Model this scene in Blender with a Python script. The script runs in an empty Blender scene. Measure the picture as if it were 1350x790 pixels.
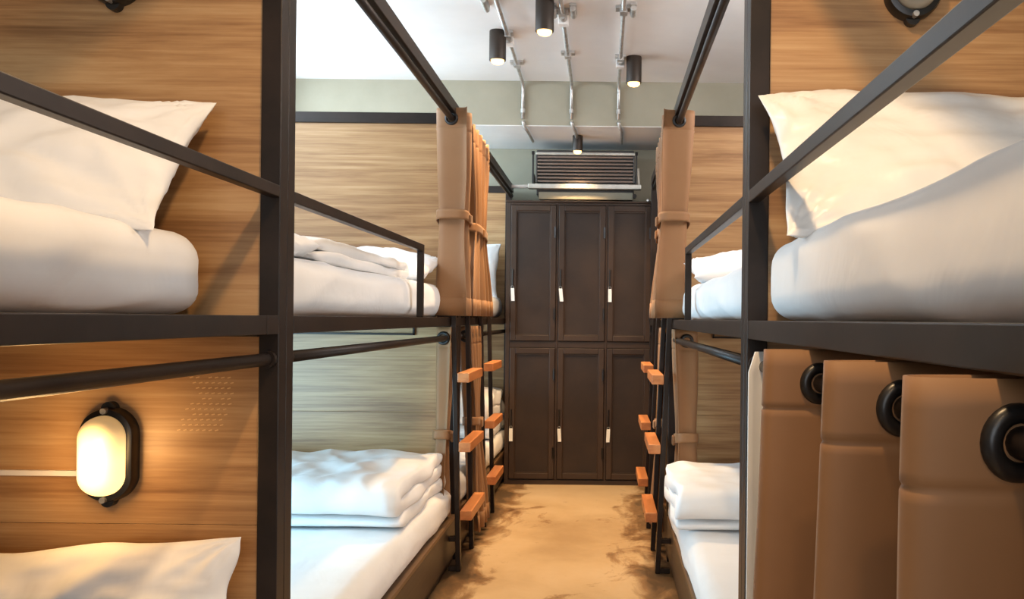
import bpy, bmesh, math, random
from mathutils import Vector, Matrix, noise

S = bpy.context.scene
COL = S.collection
PI = math.pi
EYE = 1.06

# ------------------------------------------------------------------ camera
cam_d = bpy.data.cameras.new('camera')
cam = bpy.data.objects.new('camera', cam_d)
COL.objects.link(cam)
cam_d.sensor_width = 36.0
cam_d.lens = 1147.0 / 1350.0 * 36.0
cam_d.shift_x = -123.0 / 1350.0
cam_d.shift_y = 26.0 / 1350.0
cam_d.clip_start = 0.05
cam.location = (0, 0, EYE)
cam.rotation_euler = (PI / 2, -0.0105, 0)
S.camera = cam

# ------------------------------------------------------------------ world, exposure
W = bpy.data.worlds.new('world')
S.world = W
W.use_nodes = True
W.node_tree.nodes['Background'].inputs[0].default_value = (0.85, 0.92, 1.0, 1)
W.node_tree.nodes['Background'].inputs[1].default_value = 0.8
S.view_settings.view_transform = 'Standard'
S.view_settings.look = 'None'
S.view_settings.gamma = 1.0
S.view_settings.use_curve_mapping = False
S.view_settings.exposure = 0.0


def area(name, loc, target, sx, sy, power, col):
    d = bpy.data.lights.new(name, 'AREA')
    d.shape = 'RECTANGLE'
    d.size, d.size_y, d.energy, d.color = sx, sy, power, col
    o = bpy.data.objects.new(name, d)
    COL.objects.link(o)
    o.location = loc
    o.rotation_euler = (Vector(target) - Vector(loc)).to_track_quat('-Z', 'Y').to_euler()
    return o


# daylight from unseen openings behind the camera and high in the left wall
area('unseen_daylight_rear', (-0.1, -1.75, 1.55), (-0.1, 3, 1.45), 2.3, 1.5, 31, (0.86, 0.93, 1.0))
area('unseen_daylight_left', (-1.93, 3.7, 2.24), (0.2, 3.9, 2.26), 2.7, 0.34, 48, (0.70, 0.86, 1.0))
area('fill_left_upper', (-1.93, 2.55, 1.62), (-0.6, 3.5, 1.5), 1.1, 0.6, 11, (0.60, 0.82, 1.0))  # added cool fill for the middle left upper berth
area('fill_left_lower', (-1.93, 2.55, 0.68), (-0.6, 3.5, 0.60), 1.1, 0.5, 40, (0.42, 0.76, 1.0))  # added cool fill for the middle left lower berth
area('fill_left_far', (-1.93, 4.65, 0.75), (-0.6, 5.8, 0.7), 1.1, 0.5, 16, (0.6, 0.85, 1.0))  # added cool fill, farthest left lower berth
area('fill_left_far_upper', (-1.93, 4.65, 1.6), (-0.6, 5.8, 1.7), 1.1, 0.6, 12, (0.65, 0.86, 1.0))  # added cool fill, farthest left upper berth
area('fill_left_end', (-1.93, 5.68, 2.09), (-0.3, 5.75, 2.2), 0.6, 0.2, 22, (0.55, 0.82, 1.0))  # added to brighten the underside of the dropped ceiling
area('fill_right', (1.55, 3.2, 2.24), (-0.2, 3.9, 2.26), 2.4, 0.34, 36, (1.0, 0.92, 0.88))  # added high fill from the right to lift the ceiling
area('fill_right_lower', (1.55, 2.55, 0.68), (0.3, 3.2, 0.45), 1.1, 0.5, 7, (1.0, 0.94, 0.86))  # weak fill added for the middle right lower berth


# ------------------------------------------------------------------ materials
def new_mat(name, col=(0.8, 0.8, 0.8), rough=0.5, metal=0.0):
    m = bpy.data.materials.new(name)
    m.use_nodes = True
    b = m.node_tree.nodes['Principled BSDF']
    b.inputs['Base Color'].default_value = (*col, 1)
    b.inputs['Roughness'].default_value = rough
    b.inputs['Metallic'].default_value = metal
    return m, m.node_tree, b


def node(nt, kind, **kw):
    n = nt.nodes.new(kind)
    for k, v in kw.items():
        setattr(n, k, v)
    return n


def ramp(nt, stops):
    r = nt.nodes.new('ShaderNodeValToRGB')
    e = r.color_ramp.elements
    while len(e) < len(stops):
        e.new(0.5)
    for i, (p, c) in enumerate(stops):
        e[i].position = p
        e[i].color = (*c, 1)
    return r


def coords(nt, scale, rnd=True):
    tc = node(nt, 'ShaderNodeTexCoord')
    mp = node(nt, 'ShaderNodeMapping')
    mp.inputs['Scale'].default_value = scale
    if rnd:
        oi = node(nt, 'ShaderNodeObjectInfo')
        mul = node(nt, 'ShaderNodeVectorMath', operation='SCALE')
        cmb = node(nt, 'ShaderNodeCombineXYZ')
        for k in range(3):
            nt.links.new(oi.outputs['Random'], cmb.inputs[k])
        mul.inputs['Scale'].default_value = 37.0
        nt.links.new(cmb.outputs[0], mul.inputs[0])
        add = node(nt, 'ShaderNodeVectorMath', operation='ADD')
        nt.links.new(tc.outputs['Object'], add.inputs[0])
        nt.links.new(mul.outputs[0], add.inputs[1])
        nt.links.new(add.outputs[0], mp.inputs[0])
    else:
        nt.links.new(tc.outputs['Object'], mp.inputs[0])
    return mp.outputs[0]


def noise_tex(nt, vec, scale, detail=4, rough=0.55, dist=0.0):
    n = node(nt, 'ShaderNodeTexNoise')
    n.inputs['Scale'].default_value = scale
    n.inputs['Detail'].default_value = detail
    n.inputs['Roughness'].default_value = rough
    n.inputs['Distortion'].default_value = dist
    nt.links.new(vec, n.inputs['Vector'])
    return n.outputs[0]


def bump(nt, b, h, strength, dist=0.01):
    bp = node(nt, 'ShaderNodeBump')
    bp.inputs['Strength'].default_value = strength
    bp.inputs['Distance'].default_value = dist
    nt.links.new(h, bp.inputs['Height'])
    nt.links.new(bp.outputs[0], b.inputs['Normal'])


def wood(name, stops, grain=(0.55, 1.0, 9.0), rough=0.42, fine=0.25):
    m, nt, b = new_mat(name, rough=rough)
    v = coords(nt, grain)
    n1 = noise_tex(nt, v, 2.2, 8, 0.62, 0.35)
    v2 = coords(nt, (grain[0] * 2.2, grain[1] * 2, grain[2] * 7))
    n2 = noise_tex(nt, v2, 2.0, 5, 0.6, 0.1)
    mx = node(nt, 'ShaderNodeMix', data_type='FLOAT')
    mx.inputs[0].default_value = fine
    nt.links.new(n1, mx.inputs[2])
    nt.links.new(n2, mx.inputs[3])
    r = ramp(nt, stops)
    nt.links.new(mx.outputs[0], r.inputs[0])
    nt.links.new(r.outputs[0], b.inputs['Base Color'])
    bump(nt, b, n2, 0.08, 0.004)
    return m


def noisy(name, c1, c2, scale, rough=0.5, metal=0.0, bstr=0.0, lo=0.35, hi=0.65, bdist=0.003, bscale=None):
    m, nt, b = new_mat(name, c1, rough, metal)
    v = coords(nt, (1, 1, 1))
    n = noise_tex(nt, v, scale, 5, 0.6)
    r = ramp(nt, [(lo, c1), (hi, c2)])
    nt.links.new(n, r.inputs[0])
    nt.links.new(r.outputs[0], b.inputs['Base Color'])
    if bstr:
        n2 = noise_tex(nt, v, bscale or scale * 3, 3, 0.5, 1.4 if bdist > 0.01 else 0.0)
        bump(nt, b, n2, bstr, bdist)
    return m, nt, b


M = {}
M['panel'] = wood('oak_laminate', [(0.30, (0.155, 0.066, 0.022)), (0.42, (0.29, 0.145, 0.055)), (0.53, (0.42, 0.235, 0.098)),
                                  (0.64, (0.52, 0.325, 0.155)), (0.8, (0.33, 0.175, 0.07))], fine=0.3)
M['step'] = wood('step_wood', [(0.3, (0.34, 0.10, 0.03)), (0.5, (0.52, 0.19, 0.06)), (0.7, (0.60, 0.26, 0.10))], (8, 0.8, 8), 0.4)
M['plinth'] = wood('plinth_wood', [(0.3, (0.015, 0.008, 0.005)), (0.5, (0.035, 0.019, 0.011)), (0.7, (0.065, 0.036, 0.020))], (1, 0.6, 9), 0.45)
M['deck'] = wood('deck_wood', [(0.3, (0.10, 0.05, 0.02)), (0.6, (0.18, 0.10, 0.045))], (8, 0.6, 4), 0.5)
M['frame'], nt, b = noisy('bronze_steel', (0.014, 0.009, 0.0065), (0.027, 0.017, 0.012), 7, 0.40, 0.2, 0.05)
b.inputs['Specular IOR Level'].default_value = 0.32
M['black'], nt, b = new_mat('black_plastic', (0.012, 0.010, 0.009), 0.35)
M['locker'], nt, b = noisy('locker_steel', (0.032, 0.016, 0.008), (0.050, 0.026, 0.013), 5, 0.46, 0.1, 0.06)
M['locker_panel'], nt, b = noisy('locker_panel_steel', (0.021, 0.011, 0.006), (0.034, 0.018, 0.010), 6, 0.5, 0.1, 0.06)
M['galv'], nt, b = noisy('galvanised_steel', (0.42, 0.41, 0.39), (0.62, 0.60, 0.57), 30, 0.35, 0.7)
M['ac_metal'], nt, b = noisy('brushed_aluminium', (0.50, 0.49, 0.44), (0.64, 0.62, 0.56), 20, 0.32, 0.6)
M['ac_slat'], nt, b = new_mat('slat_metal', (0.26, 0.21, 0.18), 0.35, 0.5)
M['ac_body'], nt, b = new_mat('housing_metal', (0.06, 0.055, 0.05), 0.5, 0.2)
M['white_plastic'], nt, b = new_mat('white_plastic', (0.78, 0.74, 0.70), 0.45)
M['tag'], nt, b = new_mat('white_tag', (0.86, 0.86, 0.84), 0.5)
M['wall'], nt, b = noisy('grey_green_paint', (0.29, 0.265, 0.195), (0.33, 0.30, 0.225), 3, 0.8, 0, 0.08)
M['ceiling'], nt, b = noisy('white_ceiling_paint', (0.74, 0.72, 0.70), (0.80, 0.78, 0.76), 2, 0.85, 0, 0.05)
M['linen'], nt, b = noisy('white_cotton', (0.80, 0.79, 0.78), (0.85, 0.84, 0.83), 4, 0.75, 0, 0.24, bdist=0.02, bscale=4.5)
b.inputs['Sheen Weight'].default_value = 0.15
M['satin'], nt, b = noisy('white_sateen', (0.80, 0.78, 0.75), (0.84, 0.82, 0.79), 4, 0.36, 0, 0.36, bdist=0.02, bscale=5.5)
M['curtain'], nt, b = noisy('taupe_drapery', (0.245, 0.115, 0.043), (0.275, 0.134, 0.053), 3, 0.66, 0, 0.22, bdist=0.006, bscale=9)
b.inputs['Sheen Weight'].default_value = 0.12
b.inputs['Sheen Roughness'].default_value = 0.4
M['lining'], nt, b = new_mat('white_lining', (0.80, 0.77, 0.72), 0.7)

# floor: worn ochre screed with dark stains, noisily darker towards the aisle edges
m, nt, b = new_mat('screed_floor', rough=0.42)
v = coords(nt, (1, 1, 1), False)
n1 = noise_tex(nt, v, 1.3, 6, 0.6, 0.3)
r1 = ramp(nt, [(0.3, (0.40, 0.27, 0.145)), (0.5, (0.54, 0.39, 0.225)), (0.7, (0.62, 0.47, 0.30))])
nt.links.new(n1, r1.inputs[0])
v2 = coords(nt, (1.1, 0.8, 1), False)
n2 = noise_tex(nt, v2, 2.6, 9, 0.68, 0.8)
r2 = ramp(nt, [(0.585, (1, 1, 1)), (0.64, (0.55, 0.43, 0.33)), (0.72, (0.22, 0.15, 0.10))])
nt.links.new(n2, r2.inputs[0])
mm = node(nt, 'ShaderNodeMix', data_type='RGBA', blend_type='MULTIPLY')
mm.inputs[0].default_value = 0.85
nt.links.new(r1.outputs[0], mm.inputs[6])
nt.links.new(r2.outputs[0], mm.inputs[7])
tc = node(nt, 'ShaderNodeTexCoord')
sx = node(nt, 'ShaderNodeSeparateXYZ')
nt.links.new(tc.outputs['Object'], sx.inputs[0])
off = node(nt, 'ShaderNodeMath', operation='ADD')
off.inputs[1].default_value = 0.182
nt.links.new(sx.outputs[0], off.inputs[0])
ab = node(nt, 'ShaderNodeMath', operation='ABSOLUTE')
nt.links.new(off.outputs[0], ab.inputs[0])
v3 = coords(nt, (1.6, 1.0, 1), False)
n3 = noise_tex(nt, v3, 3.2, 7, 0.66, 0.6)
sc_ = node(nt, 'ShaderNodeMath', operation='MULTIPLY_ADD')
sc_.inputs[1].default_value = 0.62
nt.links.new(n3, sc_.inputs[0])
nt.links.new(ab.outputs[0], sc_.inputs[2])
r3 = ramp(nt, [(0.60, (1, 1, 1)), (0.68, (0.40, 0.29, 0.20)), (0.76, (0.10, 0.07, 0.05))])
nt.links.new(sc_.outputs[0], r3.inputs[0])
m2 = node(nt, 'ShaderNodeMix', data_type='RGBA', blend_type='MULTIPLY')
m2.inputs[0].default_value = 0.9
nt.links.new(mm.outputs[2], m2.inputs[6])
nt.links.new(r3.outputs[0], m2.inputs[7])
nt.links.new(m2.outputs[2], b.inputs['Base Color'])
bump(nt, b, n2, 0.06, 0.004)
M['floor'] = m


def emit(name, col, strength):
    m = bpy.data.materials.new(name)
    m.use_nodes = True
    nt = m.node_tree
    nt.nodes.clear()
    e = node(nt, 'ShaderNodeEmission')
    e.inputs[0].default_value = (*col, 1)
    e.inputs[1].default_value = strength
    o = node(nt, 'ShaderNodeOutputMaterial')
    nt.links.new(e.outputs[0], o.inputs[0])
    return m


M['bulb'] = emit('lit_lamp', (1.0, 0.60, 0.20), 5)
M['glass_off'], nt, b = new_mat('frosted_glass_off', (0.42, 0.42, 0.38), 0.18)
# lit frosted bulkhead glass: emission plus gloss
m, nt, b = new_mat('lit_frosted_glass', (0.8, 0.68, 0.45), 0.25)
b.inputs['Emission Color'].default_value = (1.0, 0.62, 0.24, 1)
tc = node(nt, 'ShaderNodeTexCoord')
sx = node(nt, 'ShaderNodeSeparateXYZ')
nt.links.new(tc.outputs['Object'], sx.inputs[0])
mr = node(nt, 'ShaderNodeMapRange', interpolation_type='SMOOTHSTEP')
for k_, v_ in ((1, 0.065), (2, -0.015), (3, 0.35), (4, 2.0)):
    mr.inputs[k_].default_value = v_
nt.links.new(sx.outputs[2], mr.inputs[0])
nt.links.new(mr.outputs[0], b.inputs['Emission Strength'])
M['glass_lit'] = m


# ------------------------------------------------------------------ mesh helpers
class MB:
    def __init__(self):
        self.bm = bmesh.new()

    def box(self, x0, x1, y0, y1, z0, z1):
        mt = Matrix.Translation(((x0 + x1) / 2, (y0 + y1) / 2, (z0 + z1) / 2)) @ Matrix.Diagonal((abs(x1 - x0), abs(y1 - y0), abs(z1 - z0), 1))
        bmesh.ops.create_cube(self.bm, size=1, matrix=mt)
        return self

    def bar(self, p, q, w, h, up=(0, 0, 1)):
        """square bar from p to q, w along the side axis, h along up"""
        p, q = Vector(p), Vector(q)
        d = (q - p).normalized()
        s = d.cross(Vector(up)).normalized()
        u = s.cross(d)
        rot = Matrix((s, d, u)).transposed().to_4x4()
        mt = Matrix.Translation((p + q) / 2) @ rot @ Matrix.Diagonal((w, (q - p).length, h, 1))
        bmesh.ops.create_cube(self.bm, size=1, matrix=mt)
        return self

    def cyl(self, p, q, r, seg=16, r2=None):
        p, q = Vector(p), Vector(q)
        d = q - p
        mt = Matrix.Translation((p + q) / 2) @ d.to_track_quat('Z', 'Y').to_matrix().to_4x4()
        bmesh.ops.create_cone(self.bm, cap_ends=True, segments=seg, radius1=r, radius2=r if r2 is None else r2, depth=d.length, matrix=mt)
        return self

    def tube(self, pts, r, seg=10):
        """round tube swept along pts"""
        pts = [Vector(p) for p in pts]
        rings = []
        prev = None
        for i, p in enumerate(pts):
            d = (pts[min(i + 1, len(pts) - 1)] - pts[max(i - 1, 0)]).normalized()
            a = prev if prev is not None else (Vector((1, 0, 0)) if abs(d.x) < 0.9 else Vector((0, 0, 1)))
            s = (a - d * a.dot(d)).normalized()
            prev = s
            t = d.cross(s)
            rings.append([self.bm.verts.new(p + (s * math.cos(k * 2 * PI / seg) + t * math.sin(k * 2 * PI / seg)) * r) for k in range(seg)])
        for a, b_ in zip(rings, rings[1:]):
            for k in range(seg):
                self.bm.faces.new((a[k], a[(k + 1) % seg], b_[(k + 1) % seg], b_[k]))
        self.bm.faces.new(list(reversed(rings[0])))
        self.bm.faces.new(rings[-1])
        return self

    def torus(self, c, axis, R, r, n=28, k=10):
        q = Vector(axis).to_track_quat('Z', 'Y').to_matrix()
        c = Vector(c)
        vs = [[self.bm.verts.new(c + q @ Vector(((R + r * math.cos(b)) * math.cos(a), (R + r * math.cos(b)) * math.sin(a), r * math.sin(b))))
               for b in [j * 2 * PI / k for j in range(k)]] for a in [i * 2 * PI / n for i in range(n)]]
        for i in range(n):
            for j in range(k):
                self.bm.faces.new((vs[i][j], vs[(i + 1) % n][j], vs[(i + 1) % n][(j + 1) % k], vs[i][(j + 1) % k]))
        return self

    def loft(self, rings, closed=True, cap=True):
        vs = [[self.bm.verts.new(Vector(p)) for p in ring] for ring in rings]
        n = len(vs[0])
        for a, b_ in zip(vs, vs[1:]):
            for k in range(n if closed else n - 1):
                self.bm.faces.new((a[k], a[(k + 1) % n], b_[(k + 1) % n], b_[k]))
        if cap and closed:
            self.bm.faces.new(list(reversed(vs[0])))
            self.bm.faces.new(vs[-1])
        return self


def emp(name, loc):
    o = bpy.data.objects.new(name, None)
    o.empty_display_size = 0.05
    COL.objects.link(o)
    o.location = loc
    return o


def origin_of(o):
    v = Vector(o.location)
    while o.parent:
        o = o.parent
        v += Vector(o.location)
    return v


def build(name, mb, mat, parent=None, bevel=0.0, smooth=False, solid=0.0, sub=0, base=None, kind=None):
    """link the mesh (made in world coordinates) as one object; its origin is its base or its parent's origin"""
    bm = mb.bm
    bmesh.ops.recalc_face_normals(bm, faces=bm.faces)
    org = Vector(base) if base is not None else Vector((0, 0, 0))
    loc = Vector(org)
    if parent is not None:
        po = origin_of(parent)
        if base is None:
            org = po
            loc = Vector((0, 0, 0))
        else:
            loc = org - po
    bmesh.ops.translate(bm, verts=bm.verts, vec=-org)
    me = bpy.data.meshes.new(name)
    bm.to_mesh(me)
    bm.free()
    me.materials.append(mat)
    o = bpy.data.objects.new(name, me)
    COL.objects.link(o)
    o.parent = parent
    o.location = loc
    if smooth:
        me.polygons.foreach_set('use_smooth', [True] * len(me.polygons))
    if solid:
        md = o.modifiers.new('thick', 'SOLIDIFY')
        md.thickness = solid
        md.offset = 0
    if sub:
        md = o.modifiers.new('sub', 'SUBSURF')
        md.levels = md.render_levels = sub
    if bevel:
        md = o.modifiers.new('bevel', 'BEVEL')
        md.width = bevel
        md.segments = 2
        md.limit_method = 'ANGLE'
    if kind:
        o['kind'] = kind
    return o


def tag(o, label, cat, group=None):
    o['label'] = label
    o['category'] = cat
    if group:
        o['group'] = group
    return o


def thing(name, loc, label, cat, group=None):
    return tag(emp(name, loc), label, cat, group)


def copy_tree(o, parent=None):
    c = o.copy()
    COL.objects.link(c)
    c.parent = parent
    for ch in list(o.children):
        copy_tree(ch, c)
    return c


# ------------------------------------------------------------------ layout
XL, XR = -0.645, 0.281          # aisle faces of the left and right bunk rows
P = 0.040                       # post section
D0, D1, D2, D3 = -0.33, 1.76, 3.85, 5.94
WALL_L, WALL_R = -2.0, 1.62
CEIL = EYE + 1.455
BEAM_Z, BEAM_Y = EYE + 1.18, 5.33
FAR = 6.06
REAR = -1.8

# ------------------------------------------------------------------ structure
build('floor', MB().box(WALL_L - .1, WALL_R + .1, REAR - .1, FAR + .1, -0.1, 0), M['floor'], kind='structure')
build('ceiling', MB().box(WALL_L - .1, WALL_R + .1, REAR - .1, FAR + .1, CEIL, CEIL + 0.1), M['ceiling'], kind='structure')
build('trim_1', MB().box(WALL_L, WALL_R, BEAM_Y, FAR, BEAM_Z + 0.004, CEIL), M['wall'], kind='structure')
build('trim_2', MB().box(WALL_L, WALL_R, BEAM_Y + 0.002, FAR, BEAM_Z, BEAM_Z + 0.004), M['ceiling'], kind='structure')
build('wall_far', MB().box(WALL_L - .1, WALL_R + .1, FAR, FAR + 0.1, 0, BEAM_Z), M['wall'], kind='structure')
def pierced(x0, x1, holes):
    """side wall with rectangular openings, mostly added for the unseen fill lights (y0, y1, z0, z1)"""
    mb = MB()
    ys = sorted({REAR, FAR} | {h[0] for h in holes} | {h[1] for h in holes})
    for a, b_ in zip(ys, ys[1:]):
        zs = [0.0]
        for h in sorted(h for h in holes if h[0] <= a and h[1] >= b_):
            zs += [h[2], h[3]]
        zs = [0.0] + sorted(zs[1:]) + [CEIL]
        for z0, z1 in zip(zs[::2], zs[1::2]):
            mb.box(x0, x1, a, b_, z0, z1)
    return mb


build('wall_left', pierced(WALL_L - .1, WALL_L, [(2.0, 3.1, 0.42, 0.94), (2.0, 3.1, 1.3, 1.93), (4.1, 5.2, 0.5, 1.0), (4.1, 5.2, 1.3, 1.9), (2.3, 5.1, 2.05, 2.44), (5.38, 5.98, 1.98, 2.2)]), M['wall'], kind='structure')
build('wall_right', pierced(WALL_R, WALL_R + .1, [(2.0, 3.1, 0.42, 0.94), (2.0, 4.4, 2.05, 2.44)]), M['wall'], kind='structure')
wr = MB()
wr.box(WALL_L, WALL_R, REAR - .1, REAR, 0, 0.75).box(WALL_L, WALL_R, REAR - .1, REAR, 2.35, CEIL)
wr.box(WALL_L, -1.3, REAR - .1, REAR, 0.75, 2.35).box(1.1, WALL_R, REAR - .1, REAR, 0.75, 2.35)
build('wall_rear', wr, M['wall'], kind='structure')

# ------------------------------------------------------------------ bunks
ZT0, ZT1 = EYE + 0.85, EYE + 0.897      # top rail
ZD0, ZD1 = EYE - 0.036, EYE + 0.0005    # deck rail
ZROD = EYE - 0.086
ZROD_T = EYE + 0.830
GZ = EYE + 0.246


def bunk(side, d0, d1, label, guard_to=None, near=False, dup_top=0.0):
    s = -1 if side == 'l' else 1
    xa = XL if side == 'l' else XR
    xw = WALL_L + 0.02 if side == 'l' else WALL_R - 0.02
    xi = xa + s * P
    root = thing('bunk_bed', ((xa + xw) / 2, (d0 + d1) / 2, 0), label, 'bunk bed', 'steel bunk beds along the aisle')

    def bx(a, b_, y0, y1, z0, z1, mb=None):
        mb = mb or MB()
        return mb.box(min(a, b_), max(a, b_), y0, y1, z0, z1)

    F = M['frame']
    for y0 in (d0, d1 - P):
        build('post', bx(xa, xi, y0, y0 + P, 0, ZT1), F, root, 0.002)
    xt = 0.015 if side == 'l' else 0.0
    y0, y1 = d0 + P + 0.001, d1 - P - 0.001
    build('top_rail', bx(xa + xt, xi + xt, y0, y1, ZT0, ZT1), F, root, 0.002)
    # long deck rail, with a separate bolted end piece at the far post
    seam = d1 - P - (0.061 if side == 'l' else 0.008)
    build('deck_rail', bx(xa, xi, y0, seam, ZD0, ZD1), F, root, 0.002)
    build('rail_bracket', bx(xa, xi, seam + 0.0025, d1 - P - 0.0005, ZD0, ZD1), F, root, 0.001)
    build('deck_board', bx(xi + s * 0.002, xw, d0 + P, d1 - P, ZD0 + 0.004, ZD1 - 0.006), M['deck'], root)
    # partition at the far end: cross rails, upper and lower panel
    pb, pf = d1 - 0.030, d1 - 0.010
    build('cross_rail', bx(xi + s * 0.001, xw, d1 - P, d1 - 0.001, ZT0, ZT1), F, root, 0.002)
    build('cross_rail', bx(xi + s * 0.001, xw, d1 - P, d1 - 0.001, ZD0 - 0.006, ZD1 - 0.004), F, root, 0.002)
    build('upper_panel', bx(xi + s * 0.001, xw, pb, pf, ZD1 - 0.004, ZT0), M['panel'], root)
    zj = EYE - 0.417
    build('lower_panel', bx(xi + s * 0.001, xw, pb, pf, zj + 0.0004, ZD0 - 0.006), M['panel'], root, 0.0008)
    build('lower_panel', bx(xi + s * 0.001, xw, pb, pf, 0.19, zj - 0.0004), M['panel'], root, 0.0008)
    # guard rail
    ge = guard_to or y1
    g = MB().box(min(xa, xa + s * 0.022), max(xa, xa + s * 0.022), y0, ge, GZ - 0.012, GZ + 0.012)
    build('guard_rail', g, F, root, 0.002)
    if guard_to:
        build('guard_upright', bx(xa, xa + s * 0.022, ge, ge + 0.022, ZD1, GZ + 0.012), F, root, 0.002)
    # curtain rods under the top rail and under the deck
    xr = xa + s * 0.020
    for zr, xo in ((ZROD_T, xt), (ZROD, 0.0)):
        rod = build('curtain_rod', MB().cyl((xr + xo, y0, zr), (xr + xo, y1, zr), 0.0125, 16), F, root, smooth=False)
        rod.data.polygons.foreach_set('use_smooth', [len(p.vertices) == 4 for p in rod.data.polygons])
        for ye, dy in ((y1, -1), (y0, 1)):
            build('flange', MB().cyl((xr + xo, ye, zr), (xr + xo, ye + dy * 0.012, zr), 0.018, 16), F, rod)
    # lower platform
    build('plinth_board', bx(xa, xa + s * 0.022, d0 + P, d1 - P, 0.035, 0.185), M['plinth'], root, 0.002)
    build('kick_board', bx(xa + s * 0.012, xa + s * 0.03, d0 + P, d1 - P, 0.0, 0.034), M['plinth'], root)
    build('bed_board', bx(xa, xw, d0 + P, d1 - P, 0.1855, 0.20), M['deck'], root)
    # thin angle under the deck along the partition
    if not near:
        t = MB().bar((xi + s * 0.15, pb - 0.006, EYE - 0.075), (xw, pb - 0.006, EYE - 0.075), 0.012, 0.008)
        t.box(min(xi + s * 0.15, xi + s * 0.158), max(xi + s * 0.15, xi + s * 0.158), pb - 0.012, pb - 0.001, EYE - 0.079, ZD0 - 0.007)
        build('angle_strip', t, F, root)
    return root


bay_l1 = bunk('l', D0, D1, 'nearest left bunk bed with lit oval lamp on its lower wood panel', near=True)
bay_l2 = bunk('l', D1 + 0.001, D2, 'middle left bunk bed of dark steel with short guard rail and pale wood panel', guard_to=3.07)
bay_l3 = bunk('l', D2 + 0.001, D3, 'farthest left bunk bed, its end touching the left side of the dark lockers', guard_to=4.2)
bay_r1 = bunk('r', D0, D1, 'nearest right bunk bed with brown curtain drawn across its lower berth', near=True)
bay_r2 = bunk('r', D1 + 0.001, D2, 'middle right bunk bed with short guard rail and brown wood panel', guard_to=3.07)
bay_r3 = bunk('r', D2 + 0.001, 5.50, 'farthest right bunk bed, hidden behind the tied curtains by the lockers', guard_to=4.2)

# light speckle put in as pale raised dashes on the lower panel of the nearest left bunk
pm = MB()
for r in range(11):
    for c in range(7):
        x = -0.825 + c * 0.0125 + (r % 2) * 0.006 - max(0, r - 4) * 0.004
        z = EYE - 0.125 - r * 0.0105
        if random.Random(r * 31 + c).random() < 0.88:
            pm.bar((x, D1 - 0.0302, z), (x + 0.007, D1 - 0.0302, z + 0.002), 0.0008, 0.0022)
m_, nt_, b_ = new_mat('light_speckle_paint', (0.66, 0.42, 0.19), 0.4)  # pale colour carries the reflected light
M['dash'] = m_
build('light_speckle', pm, M['dash'], bay_l1, kind='stuff')


# ------------------------------------------------------------------ soft goods
def rounded_box(x0, x1, y0, y1, z0, z1, r, res=0.05, amp=0.004, seed=0, nscale=4.0, stretch=(1, 1, 1), topamp=None):
    mb = MB()
    c = Vector(((x0 + x1) / 2, (y0 + y1) / 2, (z0 + z1) / 2))
    h = Vector(((x1 - x0) / 2, (y1 - y0) / 2, (z1 - z0) / 2))
    r = min(r, h.x, h.y, h.z)
    def lin(hh):
        n = max(4, int(2 * hh / res))
        return [-hh + 2 * hh * i / n for i in range(n + 1)]
    # grids on the six faces with extra lines in the rounded zone
    def axis(hh):
        a = [-hh + 2 * r * t for t in (0, 0.08, 0.2, 0.35, 0.5)]
        n = max(2, int((2 * hh - 2 * r) / res))
        b2 = [-hh + r + (2 * hh - 2 * r) * i / n for i in range(1, n)]
        return a + b2 + [-x for x in reversed(a)]
    ax = [sorted(set(round(q, 6) for q in axis(hh))) for hh in h]
    bm = mb.bm
    cache = {}
    def vert(p):
        k = tuple(round(q, 5) for q in p)
        if k not in cache:
            inner = Vector([max(-(h[i] - r), min(h[i] - r, p[i])) for i in range(3)])
            d = Vector(p) - inner
            q = inner + (d.normalized() * r if d.length > 1e-9 else Vector((0, 0, 0)))
            nrm = d.normalized() if d.length > 1e-9 else Vector((0, 0, 1))
            w = c + q
            sp = Vector((w.x * stretch[0], w.y * stretch[1], w.z * stretch[2])) * nscale + Vector((seed * 7.3, seed * 3.1, seed))
            k2 = (p[2] + h.z) / (2 * h.z)
            a = amp * (0.15 + 0.85 * min(1, k2 * 2.5))
            w = w + nrm * (noise.noise(sp) + 0.5 * noise.noise(sp * 2.3)) * a
            rq = Vector((w.x * 2.2 + seed, w.y * 2.0 + w.z * 4, w.z * 9 - w.y * 1.2 + seed))
            w = w + nrm * 0.0055 * ridge(rq)
            cache[k] = bm.verts.new(w)
        return cache[k]
    for a in range(3):
        u, v_ = [i for i in range(3) if i != a]
        for sgn in (-1, 1):
            for i in range(len(ax[u]) - 1):
                for j in range(len(ax[v_]) - 1):
                    q = []
                    for (ii, jj) in ((i, j), (i + 1, j), (i + 1, j + 1), (i, j + 1)):
                        p = [0, 0, 0]
                        p[a] = sgn * h[a]
                        p[u], p[v_] = ax[u][ii], ax[v_][jj]
                        q.append(vert(p))
                    if len(set(q)) == 4:
                        try:
                            bm.faces.new(q)
                        except ValueError:
                            pass
    return mb


def mattress(x0, x1, y0, y1, z0, z1, label, seed, r=0.06, amp=0.006):
    o = build('mattress', rounded_box(x0, x1, y0, y1, z0, z1, r, 0.034 if amp < 0.0055 else 0.045, amp, seed, 3.0, (1.3, 0.7, 4)), M['linen'], smooth=True,
              base=((x0 + x1) / 2, (y0 + y1) / 2, z0))
    return tag(o, label, 'mattress', 'mattresses in white fitted sheets')


def ridge(p):
    """thin raised fold lines"""
    return max(0.0, 1 - 3.2 * abs(noise.noise(p))) ** 2


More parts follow.
